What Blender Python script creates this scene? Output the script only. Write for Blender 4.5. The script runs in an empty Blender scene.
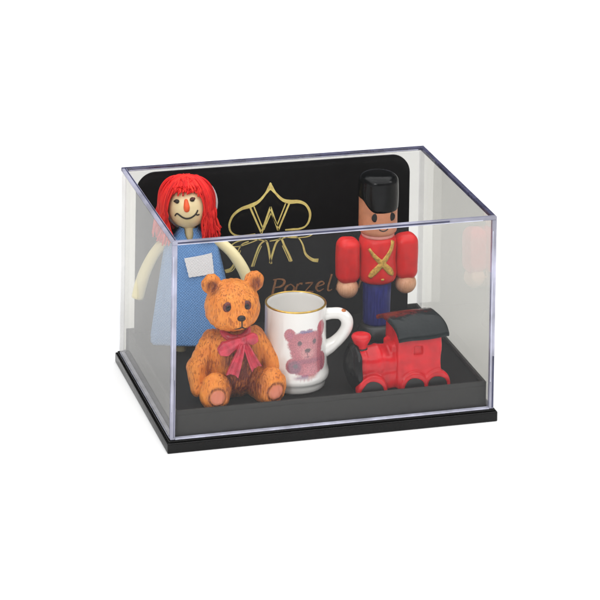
# Miniature toys in a clear display case.  1 unit = 1 centimetre.
import bpy, math, random
import numpy as np
from mathutils import Vector
random.seed(4); rng = np.random.default_rng(4)
sc = bpy.context.scene
C = sc.collection
sc.unit_settings.scale_length = 0.01
PI = math.pi

# ------------------------------------------------------------------ helpers
def empty(name, loc, rz, label, cat, group=None):
    o = bpy.data.objects.new(name, None); C.objects.link(o)
    o.location = loc; o.rotation_euler = (0, 0, rz); o.empty_display_size = .3
    o['label'] = label; o['category'] = cat
    if group: o['group'] = group
    return o

def mesh(name, V, F, m, parent=None, smooth=True, loc=None, angle=None):
    me = bpy.data.meshes.new(name)
    me.from_pydata([tuple(map(float, v)) for v in V], [], [tuple(map(int, f)) for f in F])
    me.validate(); me.update()
    o = bpy.data.objects.new(name, me); C.objects.link(o)
    for mm in (m if isinstance(m, (list, tuple)) else [m]): me.materials.append(mm)
    if smooth: me.polygons.foreach_set('use_smooth', [True]*len(me.polygons))
    if angle: me.set_sharp_from_angle(angle=math.radians(angle))
    if parent: o.parent = parent
    if loc: o.location = loc
    return o

class MB:
    def __init__(s): s.V = []; s.F = []
    def add(s, V, F):
        n = len(s.V); s.V += [tuple(v) for v in V]; s.F += [tuple(i+n for i in f) for f in F]
        return s
    def obj(s, name, m, parent=None, **k): return mesh(name, s.V, s.F, m, parent, **k)

def box(lo, hi, b=0.0):
    """box with chamfered edges of size b"""
    if b <= 0:
        x0, y0, z0 = lo; x1, y1, z1 = hi
        V = [(x0,y0,z0),(x1,y0,z0),(x1,y1,z0),(x0,y1,z0),(x0,y0,z1),(x1,y0,z1),(x1,y1,z1),(x0,y1,z1)]
        return V, [(0,3,2,1),(4,5,6,7),(0,1,5,4),(1,2,6,5),(2,3,7,6),(3,0,4,7)]
    import bmesh
    bm = bmesh.new(); V, F = box(lo, hi)
    vs = [bm.verts.new(v) for v in V]
    for f in F: bm.faces.new([vs[i] for i in f])
    bmesh.ops.bevel(bm, geom=bm.edges[:], offset=b, segments=3, affect='EDGES', profile=.5)
    bm.verts.index_update()
    V = [tuple(v.co) for v in bm.verts]; F = [tuple(v.index for v in f.verts) for f in bm.faces]
    bm.free(); return V, F

def crom(P, n=8):
    P = [np.array(p, float) for p in P]
    P = [2*P[0]-P[1]] + P + [2*P[-1]-P[-2]]
    out = []
    for i in range(1, len(P)-2):
        a, b, c, d = P[i-1:i+3]
        for k in range(n):
            t = k/n
            out.append(.5*((2*b)+(-a+c)*t+(2*a-5*b+4*c-d)*t*t+(-a+3*b-3*c+d)*t**3))
    out.append(P[-2]); return out

def tube(P, R, seg=10, cap=True, flat=None, round_ends=False):
    """sweep a circle (radius list R) along the points P"""
    P = np.array(P, float); n = len(P)
    R = np.full(n, R, float) if np.isscalar(R) else np.interp(np.linspace(0,1,n), np.linspace(0,1,len(R)), R)
    if round_ends:
        t0 = P[0]-P[1]; t0 /= np.linalg.norm(t0); t1 = P[-1]-P[-2]; t1 /= np.linalg.norm(t1)
        A = [P[0]+t0*R[0]*s for s in (.98,.85,.5)]; B = [P[-1]+t1*R[-1]*s for s in (.5,.85,.98)]
        ra = [R[0]*s for s in (.2,.53,.87)]; rb = [R[-1]*s for s in (.87,.53,.2)]
        P = np.array(A+list(P)+B); R = np.array(ra+list(R)+rb); n = len(P)
    T = np.gradient(P, axis=0); T /= np.linalg.norm(T, axis=1)[:, None]+1e-12
    up = np.array([0,0,1.]) if abs(T[0][2]) < .9 else np.array([0,1.,0])
    N = np.cross(T[0], up); N /= np.linalg.norm(N)
    V = []; F = []
    for i in range(n):
        N = N-T[i]*(N@T[i]); N /= np.linalg.norm(N); B = np.cross(T[i], N)
        for k in range(seg):
            a = 2*PI*k/seg
            o = (N*math.cos(a)+B*math.sin(a))*R[i]
            if flat is not None: o = o*np.array(flat)
            V.append(P[i]+o)
    for i in range(n-1):
        for k in range(seg):
            k2 = (k+1) % seg
            F.append((i*seg+k, i*seg+k2, (i+1)*seg+k2, (i+1)*seg+k))
    if cap:
        F.append(tuple(range(seg-1, -1, -1))); F.append(tuple((n-1)*seg+k for k in range(seg)))
    return V, F

def lathe(prof, seg=64, cx=0, cy=0, sx=1, sy=1):
    V = []; F = []
    n = len(prof)
    for r, z in prof:
        for k in range(seg):
            a = 2*PI*k/seg
            V.append((cx+r*sx*math.cos(a), cy+r*sy*math.sin(a), z))
    for i in range(n-1):
        for k in range(seg):
            k2 = (k+1) % seg
            F.append((i*seg+k, i*seg+k2, (i+1)*seg+k2, (i+1)*seg+k))
    F.append(tuple(range(seg-1, -1, -1))); F.append(tuple((n-1)*seg+k for k in range(seg)))
    return V, F

def ellip(c, r, seg=24, rings=14):
    V = [(c[0],c[1],c[2]-r[2])]; F = []
    for i in range(1, rings):
        t = PI*i/rings
        for k in range(seg):
            a = 2*PI*k/seg
            V.append((c[0]+r[0]*math.sin(t)*math.cos(a), c[1]+r[1]*math.sin(t)*math.sin(a), c[2]-r[2]*math.cos(t)))
    V.append((c[0],c[1],c[2]+r[2])); e = len(V)-1
    for k in range(seg):
        k2 = (k+1) % seg
        F.append((0, 1+k2, 1+k)); F.append((e, 1+(rings-2)*seg+k, 1+(rings-2)*seg+k2))
        for i in range(rings-2):
            F.append((1+i*seg+k, 1+i*seg+k2, 1+(i+1)*seg+k2, 1+(i+1)*seg+k))
    return V, F

# --- implicit surfaces: numpy surface nets, vertices pushed onto the surface
def smin(a, b, k):
    h = np.clip(.5+.5*(b-a)/k, 0, 1)
    return b*(1-h)+a*h-k*h*(1-h)
def smax(a, b, k): return -smin(-a, -b, k)
def s_ell(P, c, r):
    q = P-np.array(c); r = np.array(r, float)
    k0 = np.linalg.norm(q/r, axis=1); k1 = np.linalg.norm(q/(r*r), axis=1)+1e-9
    return k0*(k0-1)/k1
def s_cap(P, a, b, r0, r1=None):
    a = np.array(a, float); b = np.array(b, float); r1 = r0 if r1 is None else r1
    pa = P-a; ba = b-a; h = np.clip((pa@ba)/(ba@ba), 0, 1)
    return np.linalg.norm(pa-h[:, None]*ba, axis=1)-(r0+(r1-r0)*h)
def s_box(P, c, h, r=.03):
    q = np.abs(P-np.array(c))-(np.array(h)-r)
    return np.linalg.norm(np.maximum(q, 0), axis=1)+np.minimum(q.max(axis=1), 0)-r
def s_cyl(P, c, axis, r, hl, rd=.03):
    q = P-np.array(c); o = [i for i in range(3) if i != axis]
    d = np.stack([np.linalg.norm(q[:, o], axis=1)-(r-rd), np.abs(q[:, axis])-(hl-rd)], 1)
    return np.minimum(d.max(axis=1), 0)+np.linalg.norm(np.maximum(d, 0), axis=1)-rd

def nets(f, lo, hi, h):
    lo = np.array(lo, float); n = np.ceil((np.array(hi)-lo)/h).astype(int)+1
    g = np.stack(np.meshgrid(*[lo[i]+h*np.arange(n[i]) for i in range(3)], indexing='ij'), -1).reshape(-1, 3)
    D = f(g).reshape(n); S = D < 0
    cn = n-1
    acc = np.zeros(tuple(cn)+(3,)); cnt = np.zeros(tuple(cn))
    for ax in range(3):
        o = [i for i in range(3) if i != ax]
        for a in (0, 1):
            for b in (0, 1):
                s0 = [None]*3; s1 = [None]*3
                s0[ax] = slice(0, cn[ax]); s1[ax] = slice(1, cn[ax]+1)
                for oo, v in zip(o, (a, b)): s0[oo] = s1[oo] = slice(v, v+cn[oo])
                d0 = D[tuple(s0)]; d1 = D[tuple(s1)]; m = (d0 < 0) != (d1 < 0)
                t = np.where(m, d0/(np.where(m, d0-d1, 1)), 0)
                p = np.zeros(tuple(cn)+(3,)); p[..., ax] = t; p[..., o[0]] = a; p[..., o[1]] = b
                acc += p*m[..., None]; cnt += m
    idx = -np.ones(tuple(cn), int); act = cnt > 0
    idx[act] = np.arange(act.sum())
    ijk = np.argwhere(act)
    V = lo+h*(ijk+acc[act]/cnt[act][:, None])
    F = []
    for ax in range(3):
        b, c = (ax+1) % 3, (ax+2) % 3
        s0 = [slice(1, cn[i]) for i in range(3)]; s1 = list(s0)
        s0[ax] = slice(0, cn[ax]); s1[ax] = slice(1, cn[ax]+1)
        A = S[tuple(s0)]; B = S[tuple(s1)]
        e = np.argwhere(A != B)
        ins = A[tuple(e.T)]
        base = e+1; base[:, ax] -= 1
        def cell(db, dc):
            q = base.copy(); q[:, b] -= db; q[:, c] -= dc
            return idx[tuple(q.T)]
        q = np.stack([cell(1,1), cell(0,1), cell(0,0), cell(1,0)], 1)
        q[~ins] = q[~ins][:, ::-1]
        F.append(q)
    F = np.concatenate(F)
    e = 1e-3
    for _ in range(3):
        d = f(V); G = np.stack([(f(V+np.eye(3)[i]*e)-f(V-np.eye(3)[i]*e))/(2*e) for i in range(3)], 1)
        st = d[:, None]*G/((G*G).sum(1)[:, None]+1e-6)
        L = np.linalg.norm(st, axis=1)[:, None]
        V = V-st*np.minimum(1, h/(L+1e-9))
    return V, F

def attr(o, name, vals):
    a = o.data.attributes.new(name, 'FLOAT', 'POINT'); a.data.foreach_set('value', np.asarray(vals, np.float32))
def cattr(o, name, rgb):
    a = o.data.attributes.new(name, 'FLOAT_COLOR', 'POINT')
    a.data.foreach_set('color', np.concatenate([rgb, np.ones((len(rgb), 1))], 1).astype(np.float32).ravel())
def sstep(a, b, x):
    t = np.clip((x-a)/(b-a), 0, 1); return t*t*(3-2*t)

# ------------------------------------------------------------------ materials
class NT:
    def __init__(s, name):
        s.m = bpy.data.materials.new(name); s.m.use_nodes = True
        s.t = s.m.node_tree; s.n = s.t.nodes; s.b = s.n.get('Principled BSDF'); s.out = s.n.get('Material Output')
    def node(s, typ, **k):
        x = s.n.new(typ)
        for a, v in k.items():
            if hasattr(x, a): setattr(x, a, v)
        return x
    def link(s, a, b): s.t.links.new(a, b)
    def set(s, **k):
        for a, v in k.items(): s.b.inputs[a.replace('_', ' ')].default_value = v
        return s
    def coord(s, scale=(1,1,1)):
        tc = s.node('ShaderNodeTexCoord'); mp = s.node('ShaderNodeMapping')
        mp.inputs['Scale'].default_value = scale; s.link(tc.outputs['Object'], mp.inputs[0]); return mp.outputs[0]
    def noise(s, scale, vec=None, detail=3, rough=.55):
        x = s.node('ShaderNodeTexNoise'); x.inputs['Scale'].default_value = scale
        x.inputs['Detail'].default_value = detail; x.inputs['Roughness'].default_value = rough
        s.link(vec if vec is not None else s.coord(), x.inputs['Vector']); return x.outputs['Fac']
    def ramp(s, fac, stops):
        r = s.node('ShaderNodeValToRGB'); e = r.color_ramp.elements
        while len(e) < len(stops): e.new(.5)
        for i, (p, c) in enumerate(stops): e[i].position = p; e[i].color = (*c, 1) if len(c) == 3 else c
        s.link(fac, r.inputs[0]); return r.outputs[0]
    def mix(s, fac, a, b, mode='MIX'):
        x = s.node('ShaderNodeMix', data_type='RGBA', blend_type=mode)
        for i, v in ((0, fac), (6, a), (7, b)):
            if isinstance(v, (int, float)): x.inputs[i].default_value = v
            elif isinstance(v, tuple): x.inputs[i].default_value = (*v, 1)
            else: s.link(v, x.inputs[i])
        return x.outputs[2]
    def math(s, op, a, b=0.0, clamp=False):
        x = s.node('ShaderNodeMath', operation=op, use_clamp=clamp)
        for i, v in ((0, a), (1, b)):
            if isinstance(v, (int, float)): x.inputs[i].default_value = v
            else: s.link(v, x.inputs[i])
        return x.outputs[0]
    def at(s, name, color=False):
        x = s.node('ShaderNodeAttribute', attribute_name=name); return x.outputs['Color' if color else 'Fac']
    def bump(s, h, strength=.3, dist=.02):
        x = s.node('ShaderNodeBump'); x.inputs['Strength'].default_value = strength; x.inputs['Distance'].default_value = dist
        s.link(h, x.inputs['Height']); s.link(x.outputs[0], s.b.inputs['Normal'])

def plain(name, col, rough=.4, var=.12, nscale=6, bump=.0, bscale=40, metal=0., coat=0., spec=.5):
    t = NT(name); t.set(Roughness=rough, Metallic=metal)
    t.b.inputs['Specular IOR Level'].default_value = spec
    t.b.inputs['Coat Weight'].default_value = coat; t.b.inputs['Coat Roughness'].default_value = .08
    lo = tuple(c*(1-var) for c in col); hi = tuple(min(1, c*(1+var)) for c in col)
    t.link(t.ramp(t.noise(nscale), [(.3, lo), (.7, hi)]), t.b.inputs['Base Color'])
    r = t.node('ShaderNodeMapRange'); t.link(t.noise(nscale*2.3), r.inputs[0])
    r.inputs[3].default_value = max(0, rough-.06); r.inputs[4].default_value = min(1, rough+.08)
    t.link(r.outputs[0], t.b.inputs['Roughness'])
    if bump: t.bump(t.noise(bscale, detail=4), bump, .02)
    return t.m

M = {}
M['base'] = plain('black_gloss_plastic', (.004,.004,.004), .25, .2, 3, .03, 30, spec=.22)
M['card'] = plain('black_card', (.004,.004,.0045), .6, .2, 4, .05, 60, spec=.12)
M['gold'] = plain('gold_foil', (1.0,.74,.24), .36, .2, 7, .5, 26, metal=.25)
M['copper'] = plain('copper_foil', (.40,.18,.07), .42, .45, 16, .3, 60, metal=.3)
M['goldpaint'] = plain('gold_paint', (.60,.36,.07), .40, .4, 14, .8, 30, metal=.35)
M['goldrim'] = plain('gilt_rim', (.50,.32,.07), .3, .3, 6, metal=.85)
M['red'] = plain('red_gloss_paint', (.54,.0045,.011), .34, .2, 3, .42, 5, coat=.32, spec=.2)
M['redw'] = plain('red_painted_wood', (.66,.012,.012), .36, .12, 5, .15, 22, coat=.05, spec=.25)
M['black'] = plain('black_gloss_paint', (.003,.0035,.004), .20, .2, 5, .25, 9, coat=.0, spec=.22)
M['blackm'] = plain('black_matt_paint', (.008,.007,.007), .5, .2, 5, .1, 20)
M['boot'] = plain('boot_paint', (.012,.013,.014), .35, .3, 5, .15, 12)
M['cream'] = plain('cream_plastic', (.78,.70,.40), .42, .05, 3, .05, 20)
M['headc'] = plain('cream_painted_wood', (.80,.66,.38), .36, .05, 3, .06, 20)
M['ink'] = plain('black_ink', (.012,.008,.006), .5, .2, 8)
M['orange'] = plain('orange_red_paint', (.80,.10,.02), .42, .08, 8)
M['bonnet'] = plain('white_felt', (.66,.66,.68), .85, .06, 20, .3, 80)
M['ribbon'] = plain('crimson_resin_paint', (.46,.028,.055), .33, .35, 5, .25, 18)
M['eye'] = plain('dark_brown_paint', (.010,.005,.005), .3, .2, 8, coat=.1, spec=.3)
M['eyering'] = plain('red_brown_paint', (.11,.014,.010), .4, .3, 14)

def wood_skin():
    t = NT('pale_wood'); t.set(Roughness=.5)
    g = t.noise(7, t.coord((3,3,.5)), 5)
    c = t.ramp(g, [(.3, (.62,.30,.16)), (.7, (.76,.42,.25))])
    sp = t.math('GREATER_THAN', t.noise(26, detail=2), .70)
    t.link(t.mix(sp, c, (.35,.16,.08)), t.b.inputs['Base Color']); t.bump(g, .15, .02); return t.m
M['wood'] = wood_skin()

def bluewood():
    t = NT('blue_painted_wood'); t.set(Roughness=.45); t.b.inputs['Specular IOR Level'].default_value = .15
    g = t.noise(6, t.coord((3,3,.4)), 5)
    t.link(t.ramp(g, [(.3, (.014,.016,.11)), (.7, (.028,.032,.22))]), t.b.inputs['Base Color']); t.bump(g, .15, .02); return t.m
M['blue'] = bluewood()

def cloth(name, lo, hi, per=.072, b=.9, amp=.24):
    t = NT(name); t.set(Roughness=.9); t.b.inputs['Specular IOR Level'].default_value = .15
    tc = t.node('ShaderNodeTexCoord'); sep = t.node('ShaderNodeSeparateXYZ')
    wob = t.noise(3.5, detail=2)
    t.link(tc.outputs['Object'], sep.inputs[0])
    w = 2*PI/per
    wb = t.math('ADD', t.math('MULTIPLY', wob, 7.0), t.math('MULTIPLY', t.noise(14, detail=2), 2.2))
    sx = t.math('SINE', t.math('ADD', t.math('MULTIPLY', sep.outputs[0], w), wb))
    sz = t.math('SINE', t.math('ADD', t.math('MULTIPLY', sep.outputs[2], w), wb))
    pr = t.math('MULTIPLY', sx, sz)
    fine = t.noise(60, detail=2)
    h = t.math('ADD', t.math('MULTIPLY', pr, amp), t.math('ADD', t.math('MULTIPLY', fine, .55), .24))
    c = t.ramp(h, [(.15, lo), (.8, hi)])
    c = t.mix(t.math('MULTIPLY', t.noise(1.6), .35), c, tuple(x*.7 for x in lo))
    t.link(c, t.b.inputs['Base Color']); t.bump(h, b, .03); return t.m
M['denim'] = cloth('blue_woven_cloth', (.09,.24,.56), (.24,.46,.84), .078)
M['patch'] = cloth('white_woven_cloth', (.80,.82,.86), (.93,.93,.94), .085, amp=.12)

def hairmat():
    t = NT('red_yarn'); t.set(Roughness=.6); t.b.inputs['Specular IOR Level'].default_value = .3
    n = t.math('ADD', t.math('MULTIPLY', t.at('tone'), .7), t.math('MULTIPLY', t.noise(9, detail=4), .35))
    t.link(t.ramp(n, [(.12, (.42,.004,.006)), (.45, (.72,.012,.012)), (.85, (.82,.035,.022))]), t.b.inputs['Base Color'])
    t.bump(t.noise(60, detail=2), .4, .01); return t.m
M['hair'] = hairmat()

def traymat():
    t = NT('dark_grey_flocked_board'); t.set(Roughness=.85); t.b.inputs['Specular IOR Level'].default_value = .2
    t.link(t.ramp(t.noise(45, detail=4), [(.3, (.032,.032,.031)), (.75, (.052,.052,.050))]), t.b.inputs['Base Color'])
    t.bump(t.noise(45, detail=3), .15, .008); return t.m
M['tray'] = traymat()
M['lining'] = plain('black_lining', (.006,.006,.006), .75, .3, 8, .2, 60, spec=.15)

def bearmat():
    t = NT('painted_resin_fur'); t.set(Roughness=.36); t.b.inputs['Specular IOR Level'].default_value = .4
    base = t.ramp(t.noise(4, detail=3), [(.3, (.72,.20,.020)), (.7, (.86,.29,.038))])
    wash = t.at('wash'); fur = t.noise(11, t.coord((1.6,1.6,.45)), 4, .6)
    # dark paint caught in the carved strokes
    st = t.noise(24, t.coord((1.15,1.15,.22)), 2, .5)
    strokes = t.math('MULTIPLY', t.math('SUBTRACT', st, .565), 13, clamp=True)
    br = t.math('MULTIPLY', t.math('SUBTRACT', t.noise(2.6), .33), 5, clamp=True)
    strokes = t.math('MULTIPLY', strokes, br)
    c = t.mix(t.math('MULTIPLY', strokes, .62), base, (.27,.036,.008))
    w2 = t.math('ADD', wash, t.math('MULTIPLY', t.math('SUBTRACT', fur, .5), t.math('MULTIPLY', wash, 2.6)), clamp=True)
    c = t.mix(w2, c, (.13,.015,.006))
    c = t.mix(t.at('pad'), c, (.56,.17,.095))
    t.link(c, t.b.inputs['Base Color'])
    h = t.math('SUBTRACT', fur, t.math('MULTIPLY', strokes, .35)); h = t.math('MULTIPLY', h, t.math('SUBTRACT', 1.0, t.at('pad')))
    t.bump(h, .9, .05); return t.m
M['bear'] = bearmat()

def porcelain():
    t = NT('white_porcelain_with_print'); t.set(Roughness=.12)
    t.b.inputs['Coat Weight'].default_value = .5; t.b.inputs['Coat Roughness'].default_value = .04
    sp = t.noise(38, detail=5, rough=.85)
    col = t.at('print', True)
    dk = t.mix(t.math('MULTIPLY', t.math('SUBTRACT', sp, .36), 3.6, clamp=True), (.36,.26,.34), (1.12,1.15,1.12))
    tint = t.mix(1.0, col, dk, 'MULTIPLY')
    t.link(t.mix(t.at('printmask'), (.74,.73,.70), tint), t.b.inputs['Base Color']); return t.m
M['china'] = porcelain()
M['chinaw'] = plain('white_porcelain', (.74,.73,.70), .12, .02, 3, coat=.5)
M['spot'] = plain('rust_gilding', (.42,.13,.03), .35, .3, 12, metal=.4)

def roofmat():
    t = NT('black_roof_paint_worn_red'); t.set(Roughness=.22); t.b.inputs['Specular IOR Level'].default_value = .16
    w = t.at('worn'); n = t.noise(9, detail=4)
    k = t.math('MULTIPLY', t.math('SUBTRACT', t.math('ADD', w, t.math('MULTIPLY', n, .8)), .95), 3.2, clamp=True)
    t.link(t.mix(k, (.008,.012,.013), (.13,.010,.008)), t.b.inputs['Base Color']); t.bump(t.noise(7, detail=4), .3, .05); return t.m
M['roof'] = roofmat()

def acrylic(name, f0=.022, tint=(.975,.98,.98), rough=.0, film=0.0, graze=1.0):
    t = NT(name); t.n.remove(t.b)
    geo = t.node('ShaderNodeNewGeometry'); dot = t.node('ShaderNodeVectorMath', operation='DOT_PRODUCT')
    t.link(geo.outputs['Normal'], dot.inputs[0]); t.link(geo.outputs['Incoming'], dot.inputs[1])
    c = t.math('ABSOLUTE', dot.outputs['Value']); k = t.math('POWER', t.math('SUBTRACT', 1.0, c, clamp=True), 5.0)
    fr = t.math('ADD', t.math('MULTIPLY', k, (1-f0)*graze), f0)
    tr = t.node('ShaderNodeBsdfTransparent'); tr.inputs[0].default_value = (*tint, 1)
    gl = t.node('ShaderNodeBsdfGlossy'); gl.inputs['Roughness'].default_value = rough; gl.inputs['Color'].default_value = (1,1,1,1)
    mx = t.node('ShaderNodeMixShader'); t.link(fr, mx.inputs[0]); t.link(tr.outputs[0], mx.inputs[1]); t.link(gl.outputs[0], mx.inputs[2])
    last = mx.outputs[0]
    if film:   # painted haze for the reflected veil, with fine dust and handling marks
        df = t.node('ShaderNodeBsdfDiffuse'); df.inputs[0].default_value = (.6,.6,.62,1)
        m2 = t.node('ShaderNodeMixShader')
        t.link(t.math('MULTIPLY', t.math('ADD', t.math('MULTIPLY', t.noise(1.1, detail=6), 1.3), t.math('MULTIPLY', t.math('GREATER_THAN', t.noise(34, detail=2), .80), 9.0)), film), m2.inputs[0])
        t.link(last, m2.inputs[1]); t.link(df.outputs[0], m2.inputs[2]); last = m2.outputs[0]
    t.link(last, t.out.inputs[0]); return t.m
M['pane'] = acrylic('clear_acrylic', f0=.009, tint=(.985,.985,.985), film=.006)
M['panerear'] = acrylic('clear_acrylic_rear', f0=.02, tint=(.81,.807,.79), film=.01)  # grey tint stands in for a dimmer backdrop behind the wall
M['paneside'] = acrylic('clear_acrylic_side', f0=.03, tint=(.86,.855,.835), film=.012, graze=.5)  # greyness of the left wall put into the tint
M['paneright'] = acrylic('clear_acrylic_far_side', f0=.03, tint=(.775,.77,.745), film=.02, graze=.95)  # same acrylic, tinted darker so the right wall reads grey
M['panetop'] = acrylic('clear_acrylic_top', f0=.005, tint=(.99,.99,.99), graze=.45)

def edge(name, tint, dif, amt, streak):
    t = NT(name); t.n.remove(t.b)
    n = t.noise(1.7, t.coord(streak), 3)
    tr = t.node('ShaderNodeBsdfTransparent')
    t.link(t.ramp(n, [(.38, tuple(c*(.55 if amt > .1 else .95) for c in tint)), (.62, tint)]), tr.inputs[0])
    df = t.node('ShaderNodeBsdfDiffuse'); t.link(t.ramp(n, [(.35, tuple(c*.6 for c in dif)), (.6, dif)]), df.inputs[0])
    gl = t.node('ShaderNodeBsdfGlossy'); gl.inputs['Roughness'].default_value = .12
    m1 = t.node('ShaderNodeMixShader'); m1.inputs[0].default_value = amt
    t.link(tr.outputs[0], m1.inputs[1]); t.link(df.outputs[0], m1.inputs[2])
    m2 = t.node('ShaderNodeMixShader'); m2.inputs[0].default_value = .08
    t.link(m1.outputs[0], m2.inputs[1]); t.link(gl.outputs[0], m2.inputs[2]); t.link(m2.outputs[0], t.out.inputs[0]); return t.m
M['edgel'] = edge('pale_acrylic_edge', (.80,.80,.92), (.62,.62,.76), .55, (.5,.5,.5))  # pale lavender of the refracting edge put into the colour
M['edged'] = edge('dark_acrylic_edge', (.30,.30,.42), (.13,.13,.22), .5, (1.2,1.2,.6))  # same acrylic, with dark refraction painted in as navy
M['edgec'] = edge('clear_acrylic_edge', (.97,.97,.985), (.75,.75,.8), .06, (.5,.5,.5))
M['core'] = plain('dark_edge_line', (.035,.038,.085), .4, .5, 2)  # dark line painting the internal reflection of the acrylic edge
M['corel'] = plain('pale_edge_line', (.55,.56,.68), .3, .3, 2)  # pale colour painting highlights along the acrylic edges

# ------------------------------------------------------------------ setting
def table():
    t = NT('white_studio_sweep'); t.set(Roughness=.9); t.b.inputs['Specular IOR Level'].default_value = 0
    t.link(t.ramp(t.noise(.05), [(.3, (.94,.94,.94)), (.7, (.96,.96,.96))]), t.b.inputs['Base Color']); return t.m
HB = .324
V = [(-260,-200,-HB-.004),(280,-200,-HB-.004),(280,300,-HB-.004),(-260,300,-HB-.004)]
fl = mesh('tabletop', V, [(0,1,2,3)], table(), smooth=False); fl['kind'] = 'structure'

# ------------------------------------------------------------------ display case
W, D, H, T_ = 9.0, 6.4, 5.2955, .13
TT = .10
case = empty('display_case', (W/2, D/2, -HB), 0, 'clear acrylic display case on a black base, holding all the toys', 'display case')
def kid(o):      # case parts are written in world axes
    o.parent = case; o.matrix_parent_inverse.identity(); o.location = (-W/2, -D/2, HB); return o
mb = MB(); mb.add(*box((-.09,-.09,-HB), (W+.09,D+.09,-.055), .03)); mb.add(*box((-.035,-.035,-.0553),(W+.035,D+.035,-.008), .012))
kid(mb.obj('base', M['base'], smooth=True, angle=30))
t = T_
kid(MB().add(*box((t,0,.03),(W-t,t,H-TT))).obj('front_pane', M['pane'], smooth=False))
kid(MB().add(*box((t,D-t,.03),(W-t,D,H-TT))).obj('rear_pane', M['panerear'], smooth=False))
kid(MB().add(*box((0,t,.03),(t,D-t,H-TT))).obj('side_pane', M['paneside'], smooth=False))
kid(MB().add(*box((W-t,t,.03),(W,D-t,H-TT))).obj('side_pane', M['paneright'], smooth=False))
kid(MB().add(*box((t,t,H-TT),(W-t,D-t,H))).obj('top_pane', M['panetop'], smooth=False))
g = .0015
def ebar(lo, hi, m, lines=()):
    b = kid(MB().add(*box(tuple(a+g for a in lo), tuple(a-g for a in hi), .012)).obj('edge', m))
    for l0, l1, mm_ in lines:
        c = MB().add(*box(l0, l1)).obj('edge_line', M[mm_], smooth=False); c.parent = b  # thin strips drawn in place of reflections in the edge
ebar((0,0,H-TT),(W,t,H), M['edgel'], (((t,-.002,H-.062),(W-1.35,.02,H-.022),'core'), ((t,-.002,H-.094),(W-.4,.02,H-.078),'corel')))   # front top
ebar((0,D-t,H-TT),(W,D,H), M['edged'], (((.2,D-t-.002,H-.085),(W-.2,D-t+.02,H-.065),'corel'),))     # rear top
ebar((0,t,H-TT),(t,D-t,H), M['edgel'], (((.075,t,H-.03),(.108,D-t,H+.002),'core'),))                # left top
ebar((W-t,t,H-TT),(W,D-t,H), M['edged'])                                                           # right top
for x in (0, W-t):
    for y in (0, D-t):
        cr = ()
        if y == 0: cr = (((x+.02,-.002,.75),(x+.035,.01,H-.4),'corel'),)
        if y == 0 and x > 1: cr += (((x+.07,-.002,.03),(x+.115,.01,1.45),'core'),)
        if y == 0 and x == 0: cr += (((x+.085,-.002,.05),(x+.10,.01,1.6),'core'),)
        ebar((x,y,.0),(x+t,y+t,H-TT), M['edgel'] if y == 0 else M['edgec'], cr)
for lo, hi in (((t,0,0),(W-t,t,.03)), ((t,D-t,0),(W-t,D,.03)), ((0,t,0),(t,D-t,.03)), ((W-t,t,0),(W,D-t,.03))):
    b = kid(MB().add(*box(tuple(a+g for a in lo), tuple(a-g for a in hi))).obj('lower_edge', M['corel'], smooth=False))  # bottom edges, their highlight painted in as pale colour

# ------------------------------------------------------------------ tray
FZ = .585
tray = empty('display_tray', (W/2, D/2, 0), 0, 'dark grey tray with a low raised rim, under the toys', 'tray')
x0, x1, y0, y1, rt_, rw = .165, W-.165, .165, D-.165, .70, .07
mb = MB()
mb.add(*box((x0,y0,.012),(x1,y1,FZ), .008))
mb.add(*box((x0,y0,FZ-.02),(x1,y0+rw,rt_), .008)); mb.add(*box((x0,y1-rw,FZ-.02),(x1,y1,rt_), .008))
mb.add(*box((x0+.001,y0+rw,FZ-.02),(x0+rw,y1-rw,rt_), .008)); mb.add(*box((x1-rw,y0+rw,FZ-.02),(x1-.001,y1-rw,rt_), .008))
o = mb.obj('tray_board', M['tray'], angle=30); o.parent = tray; o.location = (-W/2, -D/2, 0)
ff = MB().add(*box((x0+rw+.003,y0+rw+.003,FZ-.01),(x1-rw-.003,y1-rw-.003,FZ+.004))).obj('tray_lining', M['lining'], tray, smooth=False, loc=(-W/2,-D/2,0))

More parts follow.
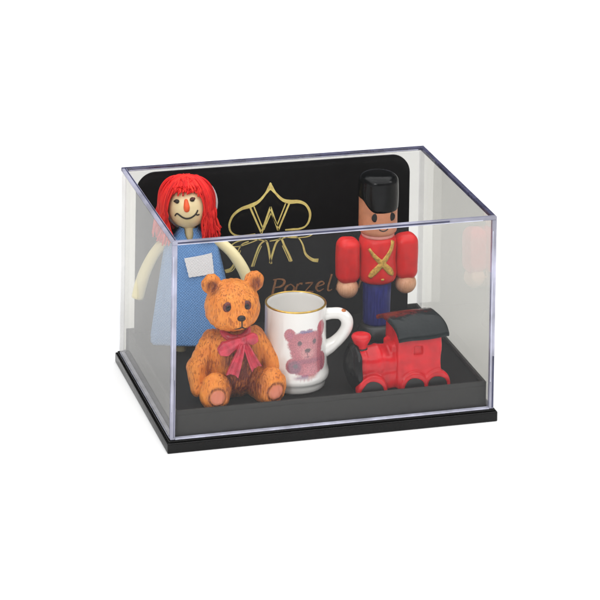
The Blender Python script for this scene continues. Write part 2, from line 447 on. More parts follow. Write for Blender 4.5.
# ------------------------------------------------------------------ card
CY = 6.11
card = empty('backing_card', (4.44, CY, FZ), 0, 'black rounded card with gold crown emblem and lettering, standing behind the toys', 'card')
cw, cz0, cz1, rr = 4.06, FZ+.004, 5.175, .55
out = [(-cw, cz0), (cw, cz0)]
for k in range(13): a = PI/2*k/12; out.append((cw-rr+rr*math.cos(a), cz1-rr+rr*math.sin(a)))
for k in range(13): a = PI/2+PI/2*k/12; out.append((-cw+rr+rr*math.cos(a), cz1-rr+rr*math.sin(a)))
n = len(out)
V = [(x, 0, z-FZ) for x, z in out]+[(x, .05, z-FZ) for x, z in out]
F = [tuple(range(n)), tuple(range(2*n-1, n-1, -1))]+[(i, n+i, n+(i+1) % n, (i+1) % n) for i in range(n)]
o = mesh('card_sheet', V, F, M['card'], card, smooth=False)
FK = 1.18
def stroke(mb, P, wd, n=8, y=-.004, th=.004, curve=True):
    """flat foil stroke; P in card coordinates (x, z)"""
    P = np.array(crom([(a, 0, b) for a, b in P], n) if curve and len(P) > 2 else [(a, 0, b) for a, b in P], float)
    wd = (np.interp(np.linspace(0,1,len(P)), np.linspace(0,1,len(wd)), wd) if not np.isscalar(wd) else np.full(len(P), wd))*FK
    T = np.gradient(P, axis=0); T /= np.linalg.norm(T, axis=1)[:, None]; N = np.stack([-T[:,2], 0*T[:,0], T[:,0]], 1)
    A = P+N*wd[:, None]/2; B = P-N*wd[:, None]/2
    V = []; F = []
    for a, b in zip(A, B): V += [(a[0],y-th,a[2]),(b[0],y-th,b[2]),(a[0],y+.003,a[2]),(b[0],y+.003,b[2])]
    for i in range(len(P)-1):
        q = 4*i; F += [(q,q+1,q+5,q+4),(q+2,q+6,q+7,q+3),(q,q+4,q+6,q+2),(q+1,q+3,q+7,q+5)]
    F += [(0,2,3,1), (4*len(P)-4,4*len(P)-3,4*len(P)-1,4*len(P)-2)]
    mb.add(V, F)
# emblem drawn on a 1/100 cm grid measured from the emblem's centre line
def E(pts): return [(a/100-.13, b/100-.03-FZ) for a, b in pts]
em = MB()
stroke(em, E([(0,466),(0,448)]), [.03,.1])
stroke(em, E([(0,455),(-14,435),(-34,414),(-58,403),(-85,396),(-108,380),(-119,358),(-118,338),(-108,325),(-92,318),(-70,317),(-43,320)]), [.11,.05,.07,.10,.07,.06,.05,.045,.04,.045,.05,.03])
stroke(em, E([(0,455),(15,435),(36,414),(58,406),(86,404),(107,393),(119,370),(117,347),(106,331),(88,325),(68,325),(46,325)]), [.11,.05,.07,.10,.08,.06,.06,.05,.04,.045,.05,.03])
stroke(em, E([(0,463),(0,444)]), .07, y=-.005)
em2 = MB()
for L, w_ in (([(-60,400),(-25,322)], .045), ([(-48,400),(-21,335)], .03), ([(-25,320),(1,395)], .05), ([(-18,330),(3,378)], .025),
          ([(1,395),(25,326)], .05), ([(3,378),(22,338)], .025), ([(25,326),(58,404)], .045), ([(22,342),(46,402)], .03)):
    stroke(em2, E(L), w_, curve=False, y=-.007)
em3 = MB()
for L, w_ in (([(-52,226),(-40,262),(-28,288),(-12,298),(-4,280),(2,246),(6,230)], [.045,.04,.04,.05,.05,.05]),
          ([(-46,226),(-34,262),(-24,284)], [.02,.02]),
          ([(2,232),(10,262),(20,290),(34,300),(44,280),(58,252),(66,232)], [.05,.05,.05,.05,.05,.06]),
          ([(60,232),(50,254),(38,280)], [.02,.02]),
          ([(-130,218),(-112,226),(-100,250),(-92,278),(-80,294),(-62,300)], [.09,.05,.03,.03,.03]),
          ([(-124,214),(-106,222),(-94,250),(-86,276)], [.02,.02]),
          ([(60,306),(84,300),(98,280),(108,250),(128,232),(146,228)], [.03,.03,.045,.07,.09]),
          ([(-118,290),(-96,302),(-60,306),(-20,300),(-8,294)], [.03,.025,.02]),
          ([(-118,290),(-90,288),(-50,298),(-10,312)], [.025,.02]),
          ([(134,310),(100,314),(60,306),(20,298),(0,296)], [.03,.025,.02]),
          ([(134,310),(110,300),(60,302),(14,314)], [.025,.02])):
    stroke(em3, E(L), w_, y=-.010)
o = em.obj('crown_emblem', M['gold'], card, smooth=False)
o2 = em2.obj('letter_w', M['gold'], card, smooth=False); o3 = em3.obj('mirrored_letter_m', M['gold'], card, smooth=False)
# lettering: italic roman letters in strokes, x height .26, capital .42
Gl = {'P': [([(.02,0),(.09,.40)], [.055,.05]), ([(.0,.0),(.10,.0)], .015), ([(.04,.41),(.16,.42),(.26,.38),(.27,.30),(.20,.22),(.08,.20)], [.02,.03,.06,.05,.02])],
 'o': [([(.15,.26),(.06,.20),(.03,.10),(.09,.01),(.18,.05),(.22,.16),(.15,.26)], [.02,.05,.05,.02,.05,.04,.02])],
 'r': [([(.03,0),(.09,.25)], [.045,.04]), ([(.07,.16),(.13,.25),(.19,.24)], [.015,.03,.05])],
 'z': [([(.04,.25),(.20,.25)], .035), ([(.20,.25),(.02,.01)], .025), ([(.02,.01),(.12,.02),(.21,.0)], [.03,.035,.02])],
 'e': [([(.05,.13),(.19,.19),(.15,.26),(.07,.21),(.03,.10),(.09,.01),(.19,.06)], [.02,.03,.03,.05,.05,.03,.015])],
 'l': [([(.11,.43),(.03,.06),(.07,.0),(.12,.03)], [.04,.045,.03,.015])],
 'a': [([(.20,.24),(.11,.25),(.03,.12),(.07,.01),(.17,.12)], [.03,.03,.05,.03,.015]), ([(.22,.26),(.17,.06),(.20,.0),(.25,.03)], [.04,.045,.03,.015])],
 'n': [([(.03,0),(.09,.25)], [.045,.04]), ([(.07,.14),(.16,.25),(.22,.20),(.18,.04),(.22,.0),(.26,.03)], [.015,.03,.045,.045,.03,.015])]}
let = MB(); FK = 1.25
for ch, xx in zip('Porzellan', (4.38,4.75,5.04,5.34,5.68,6.03,6.30,6.55,6.95)):
    for P_, w_ in Gl[ch]: stroke(let, [(xx-4.44+a*1.42, 1.34-FZ+b*1.10) for a, b in P_], w_)
let.obj('lettering', M['copper'], card, smooth=False)

# ------------------------------------------------------------------ teddy bear
bear = empty('teddy_bear', (1.95, 1.14, FZ), 0, 'orange resin teddy bear with crimson bow, sitting at the front left', 'teddy bear')
BZ = .70-FZ
def B(x, y, z): return np.array([x, y, z+BZ])
HC = B(-.05,-.10,2.42)
EARS = [(B(-.61,.0,2.96), B(-.63,-.30,2.96)), (B(.57,-.02,2.96), B(.60,-.32,2.96))]
PADS = [(B(-.62,-.86,.22), np.array([-.02,-1,.12])), (B(.98,-.80,.20), np.array([.36,-.93,.12]))]
PADS = [(c, d/np.linalg.norm(d)) for c, d in PADS]
def bear_f(P):
    body = s_ell(P, B(.05,.10,.80), (.80,.66,1.02))
    body = smin(body, s_ell(P, B(.05,.08,1.35), (.60,.50,.42)), .15)
    head = s_ell(P, HC, (.74,.66,.66))
    head = smin(head, s_ell(P, HC+[0,-.06,-.20], (.72,.60,.46)), .1)
    muz = s_ell(P, HC+[.05,-.56,-.25], (.33,.27,.235))
    head = smin(head, muz, .10)
    f = smin(body, head, .07)
    for c, fr in EARS:
        e = s_ell(P, c, (.275,.16,.275))
        e = smax(e, -s_ell(P, fr+[0,.05,-.02], (.17,.17,.17)), .05)
        f = smin(f, e, .05)
    for sx in (-1, 1):
        ex = .05
        a = s_cap(P, B(ex+sx*.60,.12,1.42), B(ex+sx*1.0,.0,.72), .27, .29)
        a = smin(a, s_cap(P, B(ex+sx*1.0,.0,.72), B(ex+sx*1.03,-.18,.22), .29, .21), .08)
        f = smin(f, a, .045)
    for (c, d), sx in zip(PADS, (-1, 1)):
        hip = B(.05+sx*.55,-.0,.24)
        leg = s_cap(P, hip, c-d*.32, .38, .40)
        toe = s_ell(P, c-d*.18+[0,0,.12], (.42,.28,.50))
        leg = smin(leg, toe, .07)
        # shallow ring around the paw pad
        q = P-c; ax = q@d; rad = np.linalg.norm(q-ax[:, None]*d, axis=1)
        leg = leg+.035*np.exp(-((rad-.225)/.04)**2)*(ax > -.4)*(np.abs(q[:,0]) < .6)
        f = smin(f, leg, .045)
    # mouth and tummy crease
    f = f+.03*np.exp(-((P[:,0]-.05)/.025)**2)*((P[:,2] < B(0,0,.95)[2]) & (P[:,1] < 0))
    # carved fur
    f = f+.015*np.sin(P[:,0]*19+3*np.sin(P[:,2]*4))*np.sin(P[:,2]*8+4*np.sin(P[:,0]*6)+P[:,1]*7)
    return smax(f, -(P[:,2]-.0), .03)
V, F = nets(bear_f, (-1.55,-1.4,-.1), (1.65,1.0,3.5), .034)
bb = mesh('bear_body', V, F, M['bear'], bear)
P = V
wash = np.zeros(len(P)); pad = np.zeros(len(P))
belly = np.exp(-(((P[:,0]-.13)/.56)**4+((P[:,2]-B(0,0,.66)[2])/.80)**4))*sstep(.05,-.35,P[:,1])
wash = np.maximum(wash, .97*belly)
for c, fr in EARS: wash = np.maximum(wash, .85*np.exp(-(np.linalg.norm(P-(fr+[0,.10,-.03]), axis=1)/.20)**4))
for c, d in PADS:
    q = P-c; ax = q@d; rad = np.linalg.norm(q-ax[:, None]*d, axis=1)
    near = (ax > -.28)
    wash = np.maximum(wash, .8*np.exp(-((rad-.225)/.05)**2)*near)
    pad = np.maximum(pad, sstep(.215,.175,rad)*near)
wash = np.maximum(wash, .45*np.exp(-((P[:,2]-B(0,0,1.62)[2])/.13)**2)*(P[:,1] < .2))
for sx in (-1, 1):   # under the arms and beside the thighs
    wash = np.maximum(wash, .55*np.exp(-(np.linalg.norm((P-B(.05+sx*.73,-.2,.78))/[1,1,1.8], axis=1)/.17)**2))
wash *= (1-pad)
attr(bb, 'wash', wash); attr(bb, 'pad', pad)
def on_sdf(f, p, d):
    p = np.array(p, float); d = np.array(d, float); d /= np.linalg.norm(d)
    for _ in range(60): p = p-d*float(f(p[None])[0])*.8 if False else p+d*(-float(f(p[None])[0]))*-.8
    return p
def hit(f, p, d):          # walk from p along d until the surface
    p = np.array(p, float); d = np.array(d, float); d /= np.linalg.norm(d)
    for _ in range(80):
        s = float(f(p[None])[0])
        if s < 1e-3: break
        p = p+d*max(s*.7, .002)
    return p
for ex in (-.265, .245):
    q = hit(bear_f, HC+[ex,-1.5,.13], (0,1,0))
    r = MB().add(*ellip(q+[0,.03,0], (.138,.06,.142))).obj('eye', M['eyering'], bear)
    MB().add(*ellip(q+[0,-.005,-.005], (.078,.048,.084))).obj('pupil', M['eye'], r)
q = hit(bear_f, HC+[.06,-1.5,-.125], (0,1,0))
MB().add(*ellip(q+[0,.02,.0], (.115,.075,.082))).obj('nose', M['eye'], bear)
mm = MB()
pts = [hit(bear_f, HC+[.06,-1.5,z], (0,1,0)) for z in np.linspace(-.19,-.33,7)]
mm.add(*tube(pts, .020, 6))
for s in (-1, 1):
    pts = [hit(bear_f, HC+[.06+s*u,-1.5,-.33-.08*math.sin(min(1,u/.17)*PI/2)-.01], (0,1,0)) for u in np.linspace(0,.17,8)]
    mm.add(*tube(pts, [.026,.014], 6))
mm.obj('mouth', M['ink'], bear)
# bow
bow = MB()
K = B(.12,-.62,1.62)
def bow_f(P):
    def lobe(s, tilt, L, Wd):
        q = P-K; a = np.array([s*math.cos(tilt), -.10, math.sin(tilt)]); a /= np.linalg.norm(a)
        up = np.array([0,0,1.]); b = up-a*(up@a); b /= np.linalg.norm(b); c = np.cross(a, b)
        x = q@a; y = q@b; z = q@c
        w = .05+Wd*np.clip(x/L, 0, 1)**.7
        d = np.maximum(np.sqrt((y/w)**2+(z/.085)**2)-1, 0)*.07
        body = np.maximum(np.maximum(np.abs(y)-w, np.abs(z)-.075-.02*np.cos(y*30)), np.maximum(x-L+1.1*y*y/(w+.01), -x))
        return body+.012*np.cos(y*34)
    f = np.maximum(lobe(-1,-.36,.74,.20), -10)
    f = smin(f, lobe(1,.06,.42,.16), .03)
    f = smin(f, s_ell(P, K+[0,-.06,0], (.11,.09,.12)), .02)
    return f
V, F = nets(bow_f, K-[.95,.40,.65], K+[.62,.30,.45], .018)
bo = mesh('bow', V, F, M['ribbon'], bear)
bo.modifiers.new('s', 'SMOOTH').iterations = 3
def tail(P, w0, w1, name):
    """ribbon strip of real thickness laid over the chest"""
    P = np.array(crom(P, 6)); n = len(P); wd = np.linspace(w0, w1, n)
    T = np.gradient(P, axis=0); T /= np.linalg.norm(T, axis=1)[:, None]
    V = []; F = []; m = 9
    for i in range(n):
        side = np.cross(T[i], (0,-1,0)); side /= np.linalg.norm(side)
        ring = []
        for k in range(m):
            s = k/(m-1)*2-1; ring.append(P[i]+side*s*wd[i]+np.array([0,-1,0])*(.03+.022*math.cos(s*7)) + T[i]*(0.06*(s*s) if i == n-1 else 0))
        for k in range(m-1, -1, -1):
            s = k/(m-1)*2-1; ring.append(P[i]+side*s*wd[i]+np.array([0,1,0])*.03 + T[i]*(0.06*(s*s) if i == n-1 else 0))
        V += ring
    r = 2*m
    for i in range(n-1):
        for k in range(r): F.append((i*r+k, i*r+(k+1) % r, (i+1)*r+(k+1) % r, (i+1)*r+k))
    F.append(tuple(range(r-1,-1,-1))); F.append(tuple((n-1)*r+k for k in range(r)))
    mesh('ribbon_tail', V, F, M['ribbon'], bear, angle=50)
tail([K+[-.02,-.05,-.05], K+[-.10,-.13,-.28], K+[-.20,-.15,-.55], K+[-.30,-.13,-.86]], .07, .17, 't')
tail([K+[.03,-.05,-.05], K+[.12,-.12,-.25], K+[.22,-.14,-.48], K+[.34,-.12,-.72]], .07, .15, 't')
pts = []
for k in range(41):
    a = 2*PI*k/40
    c = B(.02,.03,1.66); d = np.array([math.sin(a), -math.cos(a), 0])
    q = hit(bear_f, c+d*1.5+[0,0,.14-.22*max(0, math.cos(a))], -d); pts.append(q+d*.0)
mesh('neck_ribbon', *tube(pts, .10, 10, flat=(1,1,1)), M['ribbon'], bear)

# ------------------------------------------------------------------ mug
YAW = -.2742
mug = empty('porcelain_mug', (3.80, 1.50, FZ), YAW, 'white porcelain mug with gilded rim and pink bear print, right of the teddy bear', 'mug')
prof = [(.30,.0),(.70,.0),(.80,.02),(.835,.07),(.845,.15),(.85,.20),(.868,.235),(.905,.27),(.925,.32),(.93,.38),(.925,.44),(.905,.50),(.888,.56)]
zz = np.linspace(.60,2.20,90); prof += [(float(.882-.045*((z-.6)/1.6)**1.2-.022*math.sin((z-.6)/1.6*PI)), float(z)) for z in zz]
prof += [(.836,2.235),(.825,2.262),(.805,2.272),(.785,2.262),(.772,2.235),(.765,2.15),(.765,1.2),(.76,.45),(.70,.32),(.5,.29),(.1,.285)]
SEG = 420
V, F = lathe(prof, SEG)
mo = mesh('mug_body', V, F, M['china'], mug)
Vn = np.array(V); az = np.arctan2(Vn[:,0], -Vn[:,1]); s = .88*az; z = Vn[:,2]; rad = np.hypot(Vn[:,0], Vn[:,1])
outer = (rad > .80) & (z > .3) & (z < 2.2)
def g2(cx, cz, rx, rz, soft=.12):
    d = np.sqrt(((s-cx)/rx)**2+((z-cz)/rz)**2); return 1-sstep(1-soft*.7, 1+soft*.7, d)
jit = .012*np.sin(s*37+2*np.sin(z*43))*np.sin(z*29+3*np.sin(s*23))+.006*np.sin(z*83+s*61)
s = s+jit; z = z+jit*.7
mask = np.maximum.reduce([g2(.36,1.33,.46,.38), g2(-.15,1.64,.17,.18), g2(.86,1.74,.17,.21), g2(.36,1.40,.57,.36), g2(.36,1.20,.50,.34), g2(.40,.86,.58,.34), g2(-.05,.82,.20,.21), g2(.84,.86,.20,.25),
      g2(.22,1.74,.09,.04,.4)*.9, g2(.42,1.76,.10,.035,.4)*.9, g2(.30,.50,.30,.06,.4)*.7])
col = np.tile(np.array([.50,.115,.15]), (len(z), 1))
def lay(m, c): 
    global col
    col = col*(1-m[:, None])+np.array(c)*m[:, None]
lay(.75*g2(.36,1.33,.30,.28,.6), (.62,.21,.23)); lay(.8*g2(-.15,1.63,.09,.09,.5), (.50,.12,.20)); lay(.8*g2(.86,1.72,.09,.12,.5), (.55,.08,.12))
lay(.85*g2(.36,1.15,.20,.15,.4), (.66,.27,.27))
lay(.7*g2(.38,.93,.42,.06,.6), (.30,.06,.12)); lay(.7*g2(.84,.78,.07,.24,.6), (.30,.04,.10))
lay(.8*g2(-.02,.78,.20,.18,.4), (.20,.07,.14)); lay(.7*g2(.02,.82,.07,.06,.5), (.10,.12,.14)); lay(.5*g2(.45,.68,.22,.14,.7), (.74,.26,.30))
lay(.9*g2(.13,1.43,.062,.065,.3), (.04,.02,.04)); lay(.9*g2(.58,1.44,.062,.068,.3), (.04,.02,.04))
lay(.95*g2(.36,1.22,.085,.055,.3), (.05,.015,.03)); lay(.8*g2(.36,1.12,.014,.06,.5), (.15,.03,.06)); lay(.7*g2(.36,1.05,.10,.014,.6), (.2,.04,.08))
lay(.9*g2(.32,1.735,.26,.045,.4), (.16,.13,.30)); lay(.8*g2(.22,.51,.26,.05,.5), (.20,.12,.28)); lay(.8*g2(.48,.50,.12,.05,.5), (.75,.33,.25))
attr(mo, 'printmask', mask*outer*.93); cattr(mo, 'print', col)
rim = [(.836,2.236),(.839,2.243),(.829,2.266),(.812,2.2765),(.803,2.2785),(.790,2.2725),(.777,2.258),(.776,2.250),(.80,2.262),(.832,2.238)]
MB().add(*[x for x in lathe(rim, 120)][:1], [f for f in lathe(rim, 120)[1][:-2]]).obj('gilt_rim', M['goldrim'], mug)
hp = crom([(.76,0,1.93),(.98,0,1.965),(1.22,0,1.955),(1.385,0,1.80),(1.385,0,1.58),(1.25,0,1.35),(1.07,0,1.17),(.92,0,1.06),(.78,0,1.00)], 6)
mesh('handle', *tube(hp, [.17,.15,.155,.17,.165,.16,.17,.20,.24], 18, flat=(1,1.05,1)), M['chinaw'], mug)
mesh('handle_gilding', *ellip((1.27,-.03,2.05), (.10,.085,.05)), M['spot'], mug)

# ------------------------------------------------------------------ train
tr = empty('toy_locomotive', (5.66, .36, FZ), .04, 'red toy steam locomotive with black cab roof, front right of the case', 'toy train')
def wob(P): return .008*np.sin(P[:,0]*11+P[:,2]*7)+.007*np.sin(P[:,1]*13+P[:,2]*9+1)
WX = [(.0,.40), (1.20,.37), (1.86,.36)]
def loco_f(P):
    f = s_cyl(P, (.20,.55,.66), 0, .44, .56, .05)
    f = smin(f, s_box(P, (.3,.55,.25), (.62,.44,.24), .08), .08)
    f = smin(f, s_box(P, (.93,.55,.60), (.34,.36,.58), .08), .07)
    cab = s_box(P, (1.36,.55,.78), (.63,.52,.78), .05)
    f = smin(f, cab, .05)
    # near-side and far-side wheel arches
    for x, r in WX:
        for y in (.08, 1.02):
            if y > 1 and x < .5: continue
            a = s_cyl(P, (x,y,.06), 1, r+.03, .13, .06)
            f = smin(f, a, .05)
            f = smax(f, -s_cyl(P, (x,-.06 if y < .5 else 1.16,.0), 1, r-.075, .07, .01), .02)
    # window recess
    f = smax(f, -s_box(P, (1.33,.02,1.03), (.125,.12,.12), .04), .05)
    # raised ring on the boiler, slight cylinder swellings
    x = P[:,0]; f = f-.022*np.exp(-((x-.28)/.05)**2)*(P[:,2] > .5)-.02*np.exp(-((x+.12)/.05)**2)*(P[:,2] > .5)
    f = f+wob(P)
    return smax(f, -(P[:,2]-.012), .01)
V, F = nets(loco_f, (-.55,-.2,-.06), (2.35,1.3,1.7), .03)
mesh('locomotive_body', V, F, M['red'], tr)
def plate_f(P):
    f = s_ell(P, (-.34,.55,.58), (.20,.60,.62))
    f = smax(f, P[:,0]+.27, .03)
    f = smin(f, s_cyl(P, (-.37,.55,.62), 0, .50, .12, .06), .05)
    return smax(f+wob(P), -(P[:,2]-.01), .02)
V, F = nets(plate_f, (-.75,-.2,-.06), (-.1,1.3,1.35), .03)
mesh('front_plate', V, F, M['black'], tr)
mesh('funnel', *lathe([(.15,.95),(.15,1.06),(.155,1.16),(.17,1.24),(.225,1.34),(.262,1.42),(.268,1.47),(.245,1.515),(.16,1.545),(.03,1.55)], 32, -.16, .52), M['red'], tr).location.z = -.07
mesh('funnel_ring', *lathe([(.12,1.085),(.17,1.09),(.185,1.11),(.186,1.14),(.172,1.16),(.12,1.165)], 32, -.16, .52), M['blackm'], tr).location.z = -.07
for x, r in WX:
    for y, hw in ((.005,.05), (1.10,.05)):
        # wheel disc, its foot sunk flat on the tray
        n = 28; rr2 = r-.085; V = []; zc = .03
        ang = [PI*k/n for k in range(n+1)]
        pr = [(x+rr2*math.cos(a), max(.004, zc+rr2*math.sin(a))) for a in ang]
        pr = [(x+rr2, .004)]+pr+[(x-rr2, .004)]
        m = len(pr)
        V = [(px, y-hw, pz) for px, pz in pr]+[(px, y+hw, pz) for px, pz in pr]+[(x, y-hw-.025, .08), (x, y+hw+.025, .08)]
        F = [(i, (i+1) % m, 2*m) for i in range(m)][::-1]+[((i+1) % m+m, i+m, 2*m+1) for i in range(m)]+[(i, i+m, (i+1) % m+m, (i+1) % m) for i in range(m)]
        mesh('wheel', V, F, M['blackm'], tr, angle=40)
# arched roof, a thick bent sheet
nx, ny = 34, 40; V = []; worn = []
def roofpt(i, j, low):
    u = i/(nx-1); v = j/(ny-1)
    y = -.13+1.38*v
    arch = 1.37+.47*math.sin(min(1, .06+v*1.0)*PI*.78)**.8
    x = .56+.13*(1-v)-.05*v+u*1.45+.025*math.sin(v*9)
    z = arch-(.115 if low else 0)+.012*math.sin(u*8+v*5)+.04*u
    e = min(u, 1-u, v, 1-v); z -= 0 if low else .03*max(0, 1-e/.03)
    return (x, y, z)
for low in (0, 1):
    for i in range(nx):
        for j in range(ny):
            V.append(roofpt(i, j, low)); v = j/(ny-1)
            worn.append(float(np.clip((v-.27)*3.4, 0, .85))*(1-.40*(i/(nx-1))))
F = []; N_ = nx*ny
for i in range(nx-1):
    for j in range(ny-1):
        a = i*ny+j; F.append((a, a+ny, a+ny+1, a+1)); F.append((N_+a, N_+a+1, N_+a+ny+1, N_+a+ny))
for i in range(nx-1):
    for j in (0, ny-1):
        a = i*ny+j; q = (a, N_+a, N_+a+ny, a+ny); F.append(q if j == 0 else q[::-1])
for j in range(ny-1):
    for i in (0, nx-1):
        a = i*ny+j; q = (a, a+1, N_+a+1, N_+a); F.append(q if i == 0 else q[::-1])
ro = mesh('cab_roof', V, F, M['roof'], tr, angle=60); attr(ro, 'worn', worn)

# ------------------------------------------------------------------ soldier
so = empty('toy_soldier', (6.98, 4.36, FZ), 0, 'painted wooden toy soldier in red tunic and tall black hat, behind the locomotive', 'toy soldier')
SZ = .70-FZ
def L(prof, name, m, cx=.02, cy=0, seg=64, sx=1, sy=1, par=so): return mesh(name, *lathe([(r, z+SZ) for r, z in prof], seg, cx, cy, sx, sy), m, par)
L([(.50,-.115),(.54,-.10),(.55,-.02),(.53,.10),(.47,.22),(.43,.28),(.30,.30)], 'boots', M['boot'])
L([(.38,.27),(.385,.35),(.39,.8),(.40,1.2),(.41,1.5),(.3,1.55)], 'trousers', M['blue'])
tp = [(.30,1.50),(.44,1.50),(.505,1.54),(.545,1.62),(.555,1.75),(.54,1.95),(.525,2.1),(.53,2.3),(.54,2.5),(.53,2.66),(.49,2.76),(.43,2.80),(.3,2.81)]
L(tp, 'tunic', M['redw'])
L([(.30,2.78),(.46,2.79),(.475,2.83),(.465,2.88),(.36,2.90)], 'collar', plain('pink_painted_wood', (.70,.30,.25), .5, .1, 9, .2, 30))
M['woodface'] = plain('tan_painted_wood', (.58,.235,.125), .42, .12, 4, .12, 26)
L([(.30,2.87),(.47,2.88),(.53,2.94),(.545,3.02),(.55,3.2),(.55,3.9),(.50,4.2),(.2,4.25)], 'head', M['woodface'])
# tall hat: lower edge scooped over the brow
nr, seg = 26, 72; V = []; F = []
for i in range(nr):
    for k in range(seg):
        a = 2*PI*k/seg; fa = math.cos(a-1.5*PI-.30)   # 1 over the brow
        q = min(1, max(0, (fa+.05)/.85)); zb = 3.90-.33*q*q*(3-2*q)
        t_ = i/(nr-1)
        if t_ < .62: z = zb+(4.33-zb)*t_/.62; r = .568+.012*math.sin(t_/.62*PI)-(.02 if t_ == 0 else 0)
        else:
            b = (t_-.62)/.38*PI/2; z = 4.33+.26*math.sin(b); r = .568*max(0, math.cos(b))**.5+.002
        V.append((.02+r*math.cos(a), r*math.sin(a), z+SZ))
for i in range(nr-1):
    for k in range(seg):
        k2 = (k+1) % seg; F.append((i*seg+k, i*seg+k2, (i+1)*seg+k2, (i+1)*seg+k))
F.append(tuple((nr-1)*seg+k for k in range(seg)))
hat = mesh('hat', V, F, M['black'], so)
for x in (-.225, .235):
    MB().add(*ellip((.02+x, -math.sqrt(.55**2-x*x)+.008, 3.45+SZ), (.118,.024,.125))).obj('eye', M['blackm'], so)
mm = MB(); mp = []
for k in range(9):
    x = -.13+.26*k/8; mp.append((.02+x, -math.sqrt(.55**2-x*x)-.004, 3.12+SZ-.05*math.cos(x/.13*PI/2)))
mm.add(*tube(mp, .016, 6)); mm.obj('mouth', M['blackm'], so)
for s_ in (-1, 1):
    x = s_*.86; V = []; F = []
    def arm_f(P, x=x, s_=s_):
        f = s_box(P, (x,-.02,2.14+SZ), (.33,.31,.64), .24)
        return f+.006*np.sin(P[:,0]*13+P[:,2]*6)
    V, F = nets(arm_f, (x-.45,-.5,1.3), (x+.45,.45,3.1), .035)
    arm = mesh('arm', V, F, M['redw'], so)
    mesh('hand', *ellip((x+s_*.0,-.05,1.36+SZ), (.305,.30,.29), 32, 20), M['wood'], arm)
# gold crossed belts painted on the tunic front
tr_ = lambda z: float(np.interp(z, [p[1] for p in tp[1:]], [p[0] for p in tp[1:]]))
gx = MB()
def bstroke(P, wd):
    P = crom([(a, 0, z) for a, z in P], 8); n = len(P); V = []; F = []; m = 7
    wd = np.interp(np.linspace(0,1,n), np.linspace(0,1,len(wd)), wd)
    P = np.array(P); T = np.gradient(P, axis=0); T /= np.linalg.norm(T, axis=1)[:, None]
    for i in range(n):
        for k in range(m):
            s = (k/(m-1)*2-1)*wd[i]/2; ss = P[i][0]-T[i][2]*s; z = P[i][2]+T[i][0]*s
            r = tr_(z); h_ = .014*(1-(2*k/(m-1)-1)**2)+.003; a = ss/.53
            V.append((.02+(r+h_)*math.sin(a), -(r+h_)*math.cos(a), z+SZ))
    for i in range(n-1):
        for k in range(m-1): F.append((i*m+k, i*m+k+1, (i+1)*m+k+1, (i+1)*m+k))
    gx.add(V, F)
bstroke([(-.40,2.55),(-.22,2.33),(.0,2.12),(.22,1.90),(.33,1.78)], [.07,.12,.15,.20,.10])
bstroke([(.36,2.73),(.22,2.45),(-.02,2.14),(-.26,1.88),(-.37,1.74)], [.14,.13,.16,.16,.10])
bstroke([(-.05,1.68),(.0,1.685),(.03,1.68)], [.03,.06,.03])
g_ = gx.obj('crossed_belts', M['goldpaint'], so); sm = g_.modifiers.new('thick', 'SOLIDIFY'); sm.thickness = .012; sm.offset = -1

# ------------------------------------------------------------------ doll
do = empty('rag_doll', (1.45, 4.6, FZ), YAW, 'rag doll with long red yarn hair and blue woven dress, behind the teddy bear', 'doll')
DZ = .70-FZ
hc = np.array([.07, 0, 3.96+DZ]); hr = .575
MB().add(*ellip(hc, (hr,hr,hr*1.03), 48, 32)).obj('head', M['headc'], do)
mesh('neck', *lathe([(.20,2.6+DZ),(.20,3.0+DZ),(.18,3.3+DZ),(.20,3.6+DZ)], 24, .12, -.03), M['headc'], do)
TL = .37
def face(u, zs, lift=.004):
    """point on the face ball, zs measured as seen from slightly above"""
    r = hr*1.01; c = r*r-(u-hc[0])**2; e = zs+DZ-hc[2]
    A = 1+TL*TL; Bq = 2*e*TL; Cq = e*e-c
    w = (-Bq+math.sqrt(max(0, Bq*Bq-4*A*Cq)))/(2*A)
    p = np.array([u, -w, zs+TL*w+DZ]); n = p-hc; return p+n/np.linalg.norm(n)*lift
ey = MB()
ey.add(*tube([face(-.30,4.07), face(-.25,4.07), face(-.21,4.06)], [.022,.055,.06], 10, round_ends=True))
ey.obj('eye', M['ink'], do)
ey = MB(); ey.add(*tube([face(.19,4.12), face(.22,4.13), face(.25,4.15)], [.062,.066,.035], 10, round_ends=True)); ey.obj('eye', M['ink'], do)
mesh('nose', *tube(crom([face(.03,4.08,-.01), face(.04,3.99,-.015), face(.05,3.90,-.02), face(.055,3.84,-.02)], 4), [.055,.075,.09,.085], 12, round_ends=True), M['orange'], do)
ey = MB()
ey.add(*tube(crom([face(-.27,3.66), face(-.22,3.72), face(-.16,3.69), face(-.08,3.63), face(.03,3.585), face(.15,3.60), face(.25,3.66), face(.32,3.74), face(.36,3.83)], 5), [.02,.022,.024,.024,.022,.02], 6))
ey.add(*tube(crom([face(.31,3.70), face(.36,3.69), face(.40,3.71)], 4), .02, 6))
ey.obj('mouth', M['ink'], do)
MB().add(*ellip((.13,.26,3.96+DZ), (.765,.05,.79), 48, 20)).obj('bonnet', M['bonnet'], do)
